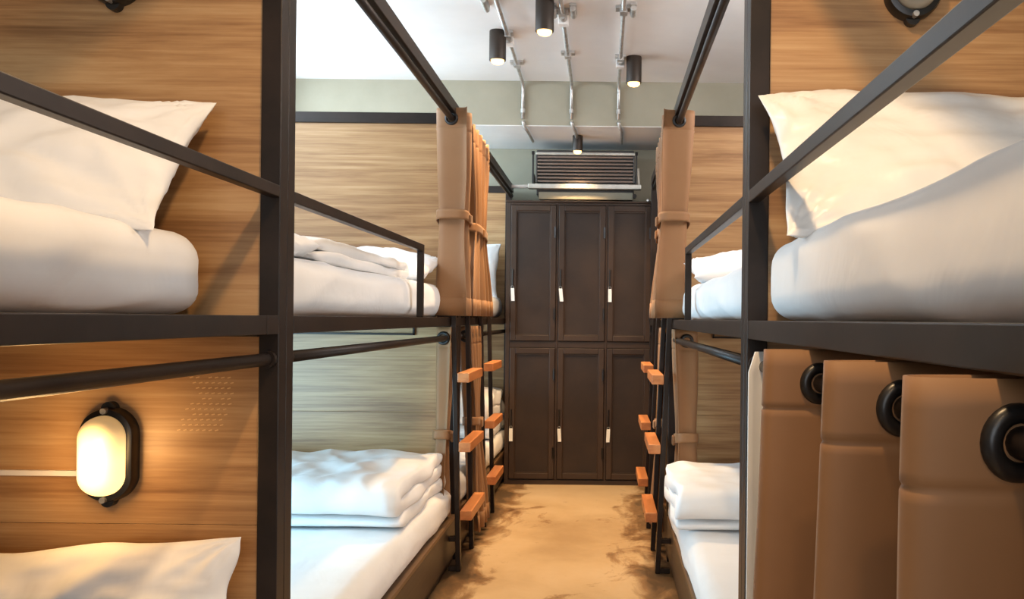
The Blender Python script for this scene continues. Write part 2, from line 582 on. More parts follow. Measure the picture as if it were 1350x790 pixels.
def pillow_mesh(w, h, t, seed, n=64, crease=1.0):
    """pillow lying in local XY, thickness along Z"""
    mb = MB()
    def pt(u, v_, sgn):
        edge = max(0.0, (1 - abs(u) ** 2.6)) ** 0.55 * max(0.0, (1 - abs(v_) ** 2.6)) ** 0.55
        x = u * w / 2 * (1 - 0.055 * (1 - v_ * v_) * abs(u))
        y = v_ * h / 2 * (1 - 0.06 * (1 - u * u) * abs(v_))
        z = sgn * t / 2 * edge
        # creases that run towards the corners
        a = math.atan2(v_, u)
        rad = math.hypot(u, v_)
        cr = noise.noise(Vector((math.cos(a) * 3.2 + seed, math.sin(a) * 3.2, rad * 0.8 + seed)))
        z += sgn * t * 0.20 * cr * edge * min(1, rad)
        z += sgn * t * (0.10 * noise.noise(Vector((u * 3 + seed * 2, v_ * 3, seed + sgn))) + 0.07 * noise.noise(Vector((u * 7 + seed, v_ * 6 + u * 4, seed + sgn)))) * edge
        # fold lines fanning out of the nearest corner and of the short side
        cu, cv = math.copysign(1, u), math.copysign(1, v_)
        da = math.hypot((u - cu) * w, (v_ - cv) * h)
        ang = math.atan2((v_ - cv) * h, (u - cu) * w)
        fan = ridge(Vector((ang * 2.6 + seed * 1.7, da * 1.5, cu + cv * 2 + seed))) * math.exp(-da / 0.22)
        side = ridge(Vector((u * w * 3.0 + seed, v_ * h * 11 + u * 1.5, seed * 2.0))) * math.exp(-(1 - abs(u)) * w / 0.16)
        z += sgn * crease * min(1, edge * 3) * (0.016 * fan + 0.008 * side)
        wob = 0.014 * noise.noise(Vector((u * 2.2 + seed, v_ * 2.2, 5.0)))
        return Vector((x + wob, y + wob * 0.8, z))
    vs = {}
    for sgn in (-1, 1):
        for i in range(n + 1):
            for j in range(n + 1):
                if sgn < 0 and (i in (0, n) or j in (0, n)):
                    continue
                # denser near the rim
                u = math.sin((i / n * 2 - 1) * PI / 2 * 0.999) if 0 < i < n else (-1 if i == 0 else 1)
                v_ = math.sin((j / n * 2 - 1) * PI / 2 * 0.999) if 0 < j < n else (-1 if j == 0 else 1)
                vs[sgn, i, j] = mb.bm.verts.new(pt(u, v_, sgn))
    for i in range(n + 1):
        for j in range(n + 1):
            if i in (0, n) or j in (0, n):
                vs[-1, i, j] = vs[1, i, j]
    for sgn in (-1, 1):
        for i in range(n):
            for j in range(n):
                q = [vs[sgn, i, j], vs[sgn, i + 1, j], vs[sgn, i + 1, j + 1], vs[sgn, i, j + 1]]
                mb.bm.faces.new(q if sgn > 0 else q[::-1])
    return mb


def pillow(loc, rot, w, h, t, label, seed, mat='linen'):
    mb = pillow_mesh(w, h, t, seed, 56 if w > 0.65 else 32, 1.5 if mat == 'satin' else 1.0)
    from mathutils import Euler
    mb.bm.transform(Matrix.Translation(loc) @ Euler(rot).to_matrix().to_4x4())
    lo = min(v.co.z for v in mb.bm.verts)
    o = build('pillow', mb, M[mat], smooth=True, base=(loc[0], loc[1], lo))
    return tag(o, label, 'pillow', 'white pillows on the bunks')


def duvet(x0, x1, y0, y1, z0, layers, th, label, seed, group='folded white duvets', amp=0.02):
    """quilt folded in an S: the folds show at the aisle end"""
    mb = MB()
    hh = th / 2
    path = []          # centre line in (y, z)
    for k in range(layers):
        z = z0 + hh + k * th * 0.96
        ya, yb = (y0 + hh, y1 - hh) if k % 2 == 0 else (y1 - hh, y0 + hh)
        n = 22
        path += [(ya + (yb - ya) * i / n, z) for i in range(n + 1)]
        if k < layers - 1:
            zc = z + th * 0.48
            sg = 1 if k % 2 == 0 else -1
            for i in range(1, 6):
                a = -PI / 2 + PI * i / 6
                path.append((yb + sg * math.cos(a) * hh * 0.9, zc + math.sin(a) * th * 0.48))
    L, R = [], []
    for i, p in enumerate(path):
        a, b2 = path[max(0, i - 1)], path[min(len(path) - 1, i + 1)]
        dy, dz = b2[0] - a[0], b2[1] - a[1]
        l = math.hypot(dy, dz) or 1
        e = min(i, len(path) - 1 - i)
        f = hh * min(1.0, 0.35 + 0.3 * e) * 0.985
        L.append((p[0] - dz / l * f, p[1] + dy / l * f))
        R.append((p[0] + dz / l * f, p[1] - dy / l * f))
    prof = L + R[::-1]
    cy, cz = (y0 + y1) / 2, z0 + layers * th / 2
    N = 64
    rings = []
    for i in range(N + 1):
        t = i / N
        x = x0 + (x1 - x0) * t
        e = min(t, 1 - t) * (x1 - x0)
        k = 1 - 0.16 * math.exp(-e / 0.03)
        sagg = 1.0 - 0.10 * math.exp(-e / 0.10)
        ring = []
        for j, (y, z) in enumerate(prof):
            yy = cy + (y - cy) * (0.985 if e < 0.02 else 1)
            lz = (z - z0)
            zz = z0 + lz * sagg
            # puff / wrinkles grow with height
            g = min(1.0, lz / (layers * th))
            q = Vector((x * 5.5 + seed * 3.7, yy * 5.5, zz * 3 + seed))
            q2 = Vector((x * 13 + seed, yy * 10, zz * 9))
            dn = amp * (noise.noise(q) + 0.6 * noise.noise(q2) - 0.5 * abs(noise.noise(Vector((x * 9 + yy * 6, yy * 4 - x * 3, seed)))))
            dn += 0.55 * amp * ridge(Vector((x * 5 + yy * 3 + seed, yy * 6 - x * 2.5, seed + zz * 4)))
            zz += dn * g
            yy += amp * 0.9 * noise.noise(q + Vector((9, 4, 2))) * (0.3 + g)
            # the ends wander so that layers are not cut in one plane
            xe = x + (0.030 * noise.noise(Vector((j * 0.13, seed * 5.0 + (0 if t < 0.5 else 9), 0)))) * math.exp(-e / 0.08)
            pull = 1 - k
            ring.append((xe, yy, max(z0 + 0.001, zz * (1 - pull * 0.0) )))
        rings.append(ring)
    mb.loft(rings, cap=False)
    mb.bm.verts.ensure_lookup_table()
    np_ = len(prof)
    for k0 in (0, N * np_):          # close the ends strip by strip along the fold
        for i in range(np_ // 2 - 1):
            mb.bm.faces.new([mb.bm.verts[k0 + q] for q in (i, i + 1, np_ - 2 - i, np_ - 1 - i)])
    o = build('duvet', mb, M['linen'], smooth=True, base=((x0 + x1) / 2, cy, z0))
    md = o.modifiers.new('sub', 'SUBSURF')
    md.levels = md.render_levels = 1
    return tag(o, label, 'duvet', group)


ZDECK = ZD1 + 0.0005
ZLOW = 0.2005
# nearest left, upper
mattress(-1.85, -0.778, -0.25, 1.70, ZDECK, EYE + 0.160, 'thick white mattress on the upper berth of the nearest left bunk', 1, 0.055, 0.005)
pillow((-1.09, 1.565, EYE + 0.278), (math.radians(50), math.radians(0.5), math.radians(1)), 0.66, 0.35, 0.11, 'cream-lit white pillow leaning on wood panel, upper berth of the nearest left bunk', 2)
# nearest left, lower
mattress(-1.85, -0.690, -0.25, 1.70, ZLOW, 0.335, 'white mattress on the lower berth of the nearest left bunk', 3)
pillow((-1.03, 1.60, EYE - 0.585), (math.radians(66), math.radians(-3), 0), 0.70, 0.32, 0.12, 'white pillow under the lit oval lamp, its top edge showing', 4)
# nearest right, upper
mattress(0.314, 1.50, -0.25, 1.70, ZDECK, EYE + 0.152, 'thick white mattress on the upper berth of the nearest right bunk', 5, 0.05, 0.003)
pillow((0.680, 1.525, EYE + 0.282), (math.radians(47), math.radians(0.5), math.radians(-1)), 0.78, 0.41, 0.11, 'sateen white pillow leaning on wood panel, upper berth of the nearest right bunk', 6, 'satin')
pillow((1.30, 1.62, EYE + 0.325), (math.radians(68), math.radians(-4), 0), 0.55, 0.40, 0.10, 'second pillow at the right picture edge, beside the sateen pillow', 16, 'satin')
# middle left
mattress(-1.75, -0.690, 1.84, 3.76, ZDECK, EYE + 0.138, 'white mattress on the upper berth of the middle left bunk', 7, 0.05, 0.005)
duvet(-1.62, -0.735, 2.16, 3.26, EYE + 0.139, 2, 0.036, 'flat folded white duvet on the upper berth of the middle left bunk', 8, amp=0.010)
pillow((-1.03, 3.52, EYE + 0.208), (math.radians(12), math.radians(2), 0), 0.68, 0.44, 0.13, 'white pillow beside the tied curtain, upper berth of the middle left bunk', 9)
pillow((-1.02, 1.99, EYE + 0.196), (math.radians(8), math.radians(8), math.radians(4)), 0.64, 0.36, 0.11, 'shaded white pillow next to the nearest left post, upper berth of the middle left bunk', 10)
mattress(-1.75, -0.650, 1.84, 3.74, ZLOW, 0.335, 'white mattress on the lower berth of the middle left bunk', 11, 0.05)
duvet(-1.60, -0.675, 2.88, 3.70, 0.338, 3, 0.060, 'puffy folded white duvet on the lower berth of the middle left bunk', 12, amp=0.016)
# middle right
mattress(0.322, 1.50, 1.84, 3.76, ZDECK, EYE + 0.138, 'white mattress on the upper berth of the middle right bunk', 13, 0.05, 0.005)
pillow((0.66, 3.36, EYE + 0.205), (math.radians(10), math.radians(-2), 0), 0.68, 0.46, 0.13, 'warm-lit white pillow on the upper berth of the middle right bunk', 14)
mattress(0.275, 1.40, 1.84, 3.74, ZLOW, 0.335, 'white mattress on the lower berth of the middle right bunk', 15, 0.05)
duvet(0.248, 1.2, 2.90, 3.56, 0.338, 3, 0.054, 'white duvet folded in layers on the lower berth of the middle right bunk', 17, amp=0.013)
# farthest left
mattress(-1.75, -0.690, 3.93, 5.86, ZDECK, EYE + 0.142, 'white mattress on the upper berth of the farthest left bunk', 18)
pillow((-1.02, 5.73, EYE + 0.31), (math.radians(68), 0, 0), 0.64, 0.40, 0.13, 'white pillow standing on the upper berth of the farthest left bunk', 19)
mattress(-1.75, -0.650, 3.93, 5.86, ZLOW, 0.335, 'white mattress on the lower berth of the farthest left bunk', 20, 0.05)
duvet(-1.5, -0.665, 5.05, 5.80, 0.338, 3, 0.10, 'white duvet piled on the lower berth of the farthest left bunk', 21, amp=0.02)


# ------------------------------------------------------------------ curtains
def smooth01(t):
    t = max(0.0, min(1.0, t))
    return t * t * (3 - 2 * t)


def curtain(name, label, xc, ya, yb, zt, zb, n, A, zrod, s, tie=None, pinch=0.6, flare=1.15, out=0.0, ph=0.0, eyelets=True, skew=0.0, group=None, lining=None, eye_r=0.0275, tight=0.35, warp=None):
    """eyelet curtain on a rod along Y at xc; meander of n periods from ya to yb; s = +1 when the aisle lies towards +x"""
    root = thing(name, (xc, (ya + yb) / 2, zb), label, 'curtain', group)
    per = (yb - ya) / n
    yc = (ya + yb) / 2
    NU, NV = int(30 * n) + 1, 40
    # the folds: nearly all the travel along the rod happens on the bed side, so the aisle-side crests stay tight
    K = 400
    gsum = [0.0]
    for i in range(K):
        sn = math.sin(ph + 2 * PI * n * (i + 0.5) / K)
        gsum.append(gsum[-1] + (tight if sn > 0 else 1 - tight) * abs(sn) ** 4 + 0.01)
    def travel(t):
        f = max(0.0, min(1.0, t)) * K
        i = min(K - 1, int(f))
        return (gsum[i] + (gsum[i + 1] - gsum[i]) * (f - i)) / gsum[-1]
    rows = []
    def k_of(z):
        if tie is None:
            return 1 + (flare - 1) * smooth01((zt - z) / (zt - zb))
        if z >= tie:
            t = (zt - z) / (zt - tie)
            return 1 + (pinch - 1) * smooth01(t) ** 1.3
        t = (tie - z) / (tie - zb)
        return pinch + (flare - pinch) * smooth01(t * 1.05) ** 0.8
    def pos(t, z):
        phi = ph + 2 * PI * n * t
        y = ya + (yb - ya) * travel(t)
        if warp:
            y = warp(y)
        k = k_of(z)
        dep = (zt - z) / (zt - zb)
        x = xc + s * (A * math.sin(phi) * (0.35 + 0.65 * k) + out * dep)
        y = yc + skew * dep + (y - yc) * k
        q = Vector((t * n * 1.7, z * 2.3, xc * 3 + ya))
        x += 0.010 * noise.noise(q) * min(1, dep * 3)
        y += 0.010 * noise.noise(q + Vector((3, 7, 1))) * min(1, dep * 3)
        return Vector((x, y, z))
    zs = sorted({zt - (zt - zb) * i / NV for i in range(NV + 1)}, reverse=True)
    # header seam: a shallow pucker 8 cm under the top
    zs = sorted(set(list(zs) + [zt - 0.078, zt - 0.082, zt - 0.086]), reverse=True)
    mb = MB()
    for z in zs:
        row = []
        for i in range(NU + 1):
            p = pos(i / NU, z)
            if abs(z - (zt - 0.082)) < 1e-6:
                p.x -= s * 0.0030
                p.y += 0.0030
            row.append(p)
        rows.append(row)
    mb.loft(rows, closed=False, cap=False)
    build('drape', mb, M['curtain'], root, smooth=True, solid=0.003)
    # bottom hem band
    if tie is not None:
        hem = MB()
        hrows = []
        for z in (zb + 0.075, zb + 0.04, zb):
            row = []
            for i in range(NU + 1):
                p = pos(i / NU, z)
                row.append(p)
            hrows.append(row)
        hem.loft(hrows, closed=False, cap=False)
        build('hem', hem, M['curtain'], root, smooth=True, solid=0.0065)
    if eyelets:
        for c in range(int(2 * n) + 1):
            t = (c * PI - ph) / (2 * PI * n)
            if t < 0.001 or t > 0.999:
                continue
            p = pos(t, zrod)
            build('eyelet', MB().torus(p, (0.12 * s, 1, 0), eye_r - 0.006, 0.008), M['black'], root, smooth=True)
    if tie is not None:
        ry = (yb - ya) / 2 * pinch + 0.012
        rx = A * (0.35 + 0.65 * pinch) + 0.012
        dep = (zt - tie) / (zt - zb)
        rings = []
        for z in (tie - 0.020, tie - 0.010, tie + 0.010, tie + 0.020):
            ring = []
            for i in range(48):
                a = i * 2 * PI / 48
                ca, sa = math.cos(a), math.sin(a)
                e = 0.55
                x = xc + s * out * dep + rx * math.copysign(abs(ca) ** e, ca)
                y = yc + skew * dep + ry * math.copysign(abs(sa) ** e, sa)
                zz = z - 0.012 * (y - yc) / max(ry, 0.01) * (1 if s > 0 else 1)
                ring.append((x, y, zz))
            rings.append(ring)
        band = MB()
        band.loft(rings, closed=True, cap=False)
        tb = build('tie_band', band, M['curtain'], root, smooth=True, solid=0.004)
        kn = MB()
        kx, ky = xc + s * (out * dep + rx), yc + skew * dep - ry * 0.2
        kn.box(min(kx, kx + s * 0.012), max(kx, kx + s * 0.012), ky - 0.02, ky + 0.02, tie - 0.026, tie + 0.014)
        build('knot', kn, M['curtain'], tb, 0.005)
    if lining:
        lm = MB()
        x0, x1, y_ = lining
        lr = []
        for i in range(25):
            z = zt - 0.018 - (zt - 0.018 - zb) * i / 24
            ins = 0.012 if i == 0 else 0.0
            lr.append([(x0 + ins + (x1 - x0 - 2 * ins) * j / 6, y_ + 0.012 * math.sin(j / 6 * PI) + 0.004 * noise.noise(Vector((j * .4, z * 3, 0))), z) for j in range(7)])
        lm.loft(lr, closed=False, cap=False)
        o = build('lining', lm, M['lining'], root, smooth=True, solid=0.003)
        o['label'] = 'white lining edge showing beside the post'
    return root


ZC_T = ZROD_T + 0.045          # curtain top, upper berths
TIE_U = EYE + 0.42
gc = 'taupe eyelet curtains on the bunks'
# upper left
curtain('curtain', 'wide taupe curtain tied back at the far end of the middle left upper berth', -0.650, 3.60, 3.79, ZC_T, EYE + 0.008, 1.5, 0.068, ZROD_T, 1,
        TIE_U, 0.72, 1.1, 0.006, PI * 0.5, group=gc)
curtain('curtain', 'pleated warm-lit curtain tied back on the farthest left upper berth', -0.650, 3.93, 4.50, ZC_T, EYE + 0.008, 5.0, 0.050, ZROD_T, 1,
        TIE_U - 0.01, 0.66, 1.3, 0.012, PI * 0.3, group=gc, skew=0.03)
# upper right
curtain('curtain', 'mauve-taupe curtain tied back at the end of the middle right upper berth', 0.301, 3.60, 3.79, ZC_T, EYE + 0.008, 1.5, 0.066, ZROD_T, -1,
        TIE_U, 0.72, 1.1, 0.030, PI * 0.5, group=gc)
curtain('curtain', 'narrow pleated curtain tied back on the farthest right upper berth', 0.301, 3.93, 4.45, ZC_T, EYE + 0.008, 4.5, 0.050, ZROD_T, -1,
        TIE_U - 0.01, 0.62, 1.12, 0.012, PI * 0.3, group=gc)
ZC_L = ZROD + 0.046
TIE_L = EYE - 0.50
# lower
curtain('curtain', 'dark gathered curtain behind the nearer left ladder on the middle left lower berth', -0.672, 3.60, 3.79, ZC_L, 0.215, 1.5, 0.034, ZROD, 1,
        TIE_L, 0.6, 1.05, -0.02, PI * 0.5, group=gc)
curtain('curtain', 'tan gathered curtain between the two left ladders on the farthest left lower berth', -0.660, 4.06, 4.38, ZC_L, 0.06, 3.5, 0.036, ZROD, 1,
        TIE_L, 0.66, 1.0, 0.05, PI * 0.3, group=gc)
curtain('curtain', 'dark gathered curtain behind the nearer right ladder on the middle right lower berth', 0.335, 3.56, 3.79, ZC_L, 0.215, 1.5, 0.050, ZROD, -1,
        TIE_L, 0.6, 1.05, -0.02, PI * 0.5, group=gc)
curtain('curtain', 'grey-tan gathered curtain between the two right ladders on the farthest right lower berth', 0.305, 4.06, 4.38, ZC_L, 0.06, 3.5, 0.034, ZROD, -1,
        TIE_L, 0.66, 1.0, 0.04, PI * 0.3, group=gc)
# nearest right lower berth: curtain drawn closed
curtain('curtain', 'brown eyelet curtain drawn across the nearest right lower berth', 0.301, 0.20, 1.40, ZROD + 0.046, 0.08, 4.0, 0.076, ZROD, -1,
        None, 1, 1.0, 0.022, -PI * 0.5, group=gc, lining=(0.268, 0.335, 1.62), tight=0.13, warp=lambda y: y - 0.065 * max(0.0, 1 - abs(y - 0.96) / 0.26) - 0.03 * max(0.0, 1 - abs(y - 1.28) / 0.2))


# ------------------------------------------------------------------ ladders
def ladder(s, xtop, xfoot, ya, yb, label):
    """s = +1 when the aisle lies towards +x"""
    root = thing('ladder', (xfoot, (ya + yb) / 2, 0), label, 'ladder', 'steel ladders with orange wooden steps')
    zt = ZD1 + 0.012
    def xat(z):
        return xtop + (xfoot - xtop) * (1 - z / zt)
    for y in (ya, yb):
        up = build('upright', MB().bar((xfoot, y, 0.001), (xtop, y, zt), 0.020, 0.030, (0, 1, 0)), M['frame'], root, 0.002)
        # hook that laps over the deck rail
        hk = MB()
        hx = xtop - s * 0.062
        hk.box(min(xtop - s * 0.008, hx), max(xtop - s * 0.008, hx), y - 0.012, y + 0.012, ZD1 + 0.0015, ZD1 + 0.009)
        hk.box(min(hx, hx - s * 0.006), max(hx, hx - s * 0.006), y - 0.012, y + 0.012, ZD1 - 0.0, ZD1 + 0.009)
        build('hook', hk, M['frame'], root, 0.001)
    for z in (0.81, 0.52, 0.235):
        x = xat(z)
        st = MB()
        xa_, xb_ = x + s * 0.012, x + s * 0.062
        st.box(min(xa_, xb_), max(xa_, xb_), ya - 0.018, yb + 0.018, z - 0.020, z + 0.020)
        build('step', st, M['step'], root, 0.003)
    for y in (ya,):
        xb_ = xtop - s * 0.0
        for z in (0.012, 0.135):
            x = xat(z)
            e = (XL + 0.001) if s > 0 else (XR - 0.001)
            fb = MB().box(min(x, e), max(x, e), y - 0.012, y + 0.012, z - 0.010, z + 0.010)
            build('foot_bar', fb, M['frame'], root, 0.001)
    return root


ladder(1, XL + 0.012, XL + 0.042, 3.64, 4.00, 'nearer left ladder with orange steps, in front of dark post')
ladder(1, XL + 0.012, XL + 0.042, 4.42, 4.74, 'farther left ladder with orange steps, close to the lockers')
ladder(-1, XR - 0.012, XR - 0.052, 3.64, 4.00, 'nearer right ladder with orange steps, beside folded duvet')
ladder(-1, XR - 0.012, XR - 0.052, 4.42, 4.74, 'farther right ladder with orange steps, mostly behind the nearer right ladder')


# ------------------------------------------------------------------ lockers
LY = 5.55
LX0, LX1 = -0.637, 0.297
LZ1 = EYE + 0.753
lk = thing('locker', ((LX0 + LX1) / 2, LY + 0.24, 0), 'dark brown steel six-door locker standing against the end wall', 'locker')
car = MB()
car.box(LX0, LX1, LY + 0.020, LY + 0.47, 0.0, LZ1 - 0.012)
build('carcass', car, M['locker'], lk, 0.003)
build('top_board', MB().box(LX0 - 0.004, LX1 + 0.004, LY - 0.006, LY + 0.475, LZ1 - 0.011, LZ1), M['locker'], lk, 0.002)
build('base_plinth', MB().box(LX0, LX1, LY + 0.004, LY + 0.0195, 0.0, 0.030), M['locker'], lk, 0.002)
cols = [(LX0 + 0.030, LX0 + 0.318), (LX0 + 0.336, LX0 + 0.632), (LX0 + 0.650, LX1 - 0.010)]
rows_ = [(0.038, 0.872), (0.918, LZ1 - 0.030)]
# face frame rails and stiles
for x0, x1 in ((LX0, LX0 + 0.027), (cols[0][1] + 0.003, cols[1][0] - 0.003), (cols[1][1] + 0.003, cols[2][0] - 0.003), (cols[2][1] + 0.002, LX1)):
    build('stile', MB().box(x0, x1, LY + 0.004, LY + 0.0195, 0.031, LZ1 - 0.012), M['locker'], lk, 0.001)
for c in cols:
    for z0, z1 in ((0.875, 0.915), (LZ1 - 0.027, LZ1 - 0.012)):
        build('rail', MB().box(c[0] - 0.002, c[1] + 0.002, LY + 0.006, LY + 0.0195, z0, z1), M['locker'], lk, 0.001)
lab_row = ['lower', 'upper']
lab_col = ['left', 'middle', 'right']
for ri, (z0, z1) in enumerate(rows_):
    for ci, (x0, x1) in enumerate(cols):
        dr = build('door', MB().box(x0, x1, LY + 0.010, LY + 0.019, z0, z1), M['locker_panel'], lk, 0.001, base=((x0 + x1) / 2, LY + 0.015, z0))
        fw = 0.036
        fr = MB()
        yf0, yf1 = LY - 0.006, LY + 0.0095
        fr.box(x0, x0 + fw, yf0, yf1, z0, z1).box(x1 - fw, x1, yf0, yf1, z0, z1)
        fr.box(x0 + fw, x1 - fw, yf0, yf1, z0, z0 + fw).box(x0 + fw, x1 - fw, yf0, yf1, z1 - fw, z1)
        build('door_frame', fr, M['locker'], dr, 0.003)
        build('panel_bead', MB().box(x0 + fw, x1 - fw, LY + 0.002, LY + 0.0095, z1 - fw - 0.010, z1 - fw).box(x0 + fw, x0 + fw + 0.006, LY + 0.003, LY + 0.0095, z0 + fw, z1 - fw - 0.010).box(x1 - fw - 0.006, x1 - fw, LY + 0.003, LY + 0.0095, z0 + fw, z1 - fw - 0.010).box(x0 + fw + 0.006, x1 - fw - 0.006, LY + 0.003, LY + 0.0095, z0 + fw, z0 + fw + 0.006), M['locker'], dr, 0.001)
        hz = z0 + (z1 - z0) * (0.40 if ri else 0.40)
        build('handle', MB().cyl((x0 + 0.014, LY - 0.010, hz - 0.01), (x0 + 0.014, LY - 0.010, hz + 0.11), 0.005, 10).box(x0 + 0.009, x0 + 0.019, LY - 0.012, LY - 0.005, hz + 0.095, hz + 0.11).box(x0 + 0.009, x0 + 0.019, LY - 0.012, LY - 0.005, hz - 0.01, hz + 0.005), M['black'], dr)
        for q in (0.20, 0.80):
            zz = z0 + (z1 - z0) * q
            build('hinge', MB().cyl((x1 - 0.004, LY - 0.011, zz - 0.035), (x1 - 0.004, LY - 0.011, zz + 0.035), 0.008, 10), M['black'], dr)
        # key tag on the handle
        tg = MB()
        tilt = (0.0, 0.004, -0.003)[ci] + 0.004 * ri
        tx, tz = x0 + 0.014, hz - 0.012
        tg.loft([[(tx - 0.011 + tilt * k, LY - 0.018 + q, tz - 0.082 * k), (tx + 0.011 + tilt * k, LY - 0.018 + q, tz - 0.082 * k)] for k, q in ((0, 0), (0, 0.003), (1, 0.003), (1, 0), (0, 0))], closed=False, cap=False)
        ro = thing('key_tag', (tx, LY - 0.017, tz), f'white key tag hanging on the {lab_row[ri]} {lab_col[ci]} locker door', 'tag', 'white key tags on the locker doors')
        build('tag_plate', tg, M['tag'], ro)
        build('ring', MB().torus((tx, LY - 0.0165, tz + 0.006), (0, 1, 0.3), 0.009, 0.0014, 16, 6), M['galv'], ro)

# ------------------------------------------------------------------ air conditioner above the lockers
AY = 5.74
ac = thing('air_conditioner', (-0.14, AY, EYE + 0.80), 'long metal air conditioner with horizontal slats above the lockers', 'air conditioner')
ax0, ax1 = -0.470, 0.185
az0, az1 = EYE + 0.900, EYE + 1.100
build('housing', MB().box(ax0 + 0.004, ax1 - 0.004, AY + 0.035, AY + 0.30, az0 - 0.08, az1 + 0.02), M['ac_body'], ac, 0.006)
build('top_bar', MB().box(ax0, ax1, AY + 0.004, AY + 0.034, az1 - 0.018, az1), M['ac_metal'], ac, 0.003)
ns = 8
for i in range(ns):
    z = az0 + 0.012 + i * (az1 - az0 - 0.040) / (ns - 1)
    build('slat', MB().bar((ax0 + 0.012, AY + 0.018, z), (ax1 - 0.012, AY + 0.018, z), 0.026, 0.0115, (0, -0.35, 1)), M['ac_slat'], ac, 0.002)
for x in (ax0, ax1 - 0.011):
    build('side_frame', MB().box(x, x + 0.011, AY + 0.004, AY + 0.034, az0, az1 - 0.0185), M['ac_body'], ac, 0.002)
build('drip_tray', MB().box(ax0 - 0.048, ax1 + 0.042, AY - 0.020, AY + 0.033, az0 - 0.044, az0 - 0.012), M['ac_metal'], ac, 0.004)
build('under_panel', MB().box(ax0 + 0.02, ax1 - 0.01, AY + 0.012, AY + 0.034, az0 - 0.11, az0 - 0.062), M['wall'], ac, 0.004)
for x in (ax0 - 0.018, ax1 + 0.010):
    bk = MB().box(x - 0.006, x + 0.006, AY + 0.0, AY + 0.16, az0 - 0.012, az0 + 0.06).cyl((x - 0.009, AY + 0.012, az1 - 0.004), (x + 0.009, AY + 0.012, az1 - 0.004), 0.012, 12)
    bk.box(x - 0.006, x + 0.006, AY + 0.006, AY + 0.018, az0 + 0.05, az1)
    build('end_bracket', bk, M['black'], ac, 0.001)
build('end_bracket', MB().bar((ax1 + 0.028, AY + 0.02, az0 - 0.012), (ax1 + 0.022, AY + 0.03, az0 + 0.10), 0.014, 0.012, (0, 1, 0)), M['ac_metal'], ac, 0.001)
build('bolt', MB().cyl((ax1 - 0.0, AY + 0.0, az0 - 0.085), (ax1 - 0.0, AY + 0.034, az0 - 0.085), 0.014, 12), M['black'], ac)
build('drain_pipe', MB().tube([(ax0 - 0.045, AY + 0.02, az0 - 0.026), (ax0 - 0.10, AY + 0.03, az0 - 0.026), (-0.66, AY + 0.03, az0 - 0.025)], 0.012), M['white_plastic'], ac, smooth=True)
tag(build('rod', MB().cyl((0.262, LY - 0.004, LZ1 + 0.008), (0.30, LY + 0.10, LZ1 + 0.008), 0.007, 12), M['white_plastic'], base=(0.28, LY + 0.05, LZ1)),
    'short white rod lying on the top right corner of the lockers', 'rod')


# ------------------------------------------------------------------ conduits on the ceiling
def saddle(root, x, y, z, w=0.075, axis='z'):
    mb = MB()
    if axis == 'z':      # on a ceiling
        mb.box(x - w / 2, x + w / 2, y - 0.026, y + 0.026, z - 0.014, z - 0.001)
        mb.box(x - 0.018, x + 0.018, y - 0.027, y + 0.027, z - 0.034, z - 0.0135)
    else:                # on the beam face
        mb.box(x - w / 2, x + w / 2, y - 0.008, y - 0.001, z - 0.012, z + 0.012)
    build('saddle', mb, M['galv'], root, 0.001)


def conduit(x, y_start, xs, y_end, label, saddles, box_y):
    root = thing('conduit', (x, BEAM_Y, BEAM_Z), label, 'conduit', 'steel conduits on the ceiling')
    r = 0.0105
    zc = CEIL - 0.020
    yb = BEAM_Y - 0.016
    pts = [(xs, y_start, zc), (x, yb - 0.10, zc)]
    for i in range(1, 7):
        a = i / 6 * PI / 2
        pts.append((x, yb - 0.05 + 0.05 * math.sin(a), zc - 0.05 * (1 - math.cos(a))))
    zb = BEAM_Z + 0.03
    pts += [(x, yb, zb + 0.01)]
    build('pipe', MB().tube(pts, r), M['galv'], root, smooth=True)
    # short elbow under the beam
    p2 = [(x, yb - 0.001, zb - 0.002)]
    for i in range(1, 6):
        a = i / 5 * PI / 2
        p2.append((x + 0.004 * i, yb + 0.045 * (1 - math.cos(a)), zb - 0.002 - 0.046 * math.sin(a)))
    p2.append((x + 0.028, y_end, BEAM_Z - 0.016))
    build('elbow', MB().tube(p2, r), M['galv'], root, smooth=True)
    build('coupling', MB().cyl((x, yb, BEAM_Z + 0.075), (x, yb, BEAM_Z + 0.10), r + 0.004, 12), M['galv'], root)
    for y in saddles:
        t = (y - y_start) / (yb - y_start)
        saddle(root, xs + (x - xs) * t, y, CEIL)
    if box_y:
        t = (box_y - y_start) / (yb - y_start)
        bx_ = xs + (x - xs) * t
        build('junction_box', MB().box(bx_ - 0.024, bx_ + 0.024, box_y - 0.024, box_y + 0.024, CEIL - 0.046, CEIL - 0.001), M['white_plastic'], root, 0.003)
        build('coupling', MB().cyl((bx_, box_y - 0.075, zc), (bx_, box_y - 0.025, zc), r + 0.009, 14), M['galv'], root)
        saddle(root, bx_, box_y - 0.085, CEIL, 0.06)
    return root


c1 = conduit(-0.517, 2.2, -0.495, 5.72, 'leftmost of three ceiling conduits, beside the left spotlight', (4.92,), 4.50)
c2 = conduit(-0.220, 2.2, -0.210, 5.70, 'middle ceiling conduit running down towards the air conditioner', (4.74,), 4.18)
c3 = conduit(0.068, 2.2, 0.074, 5.74, 'rightmost ceiling conduit, beside the right spotlight', (4.05,), 4.88)
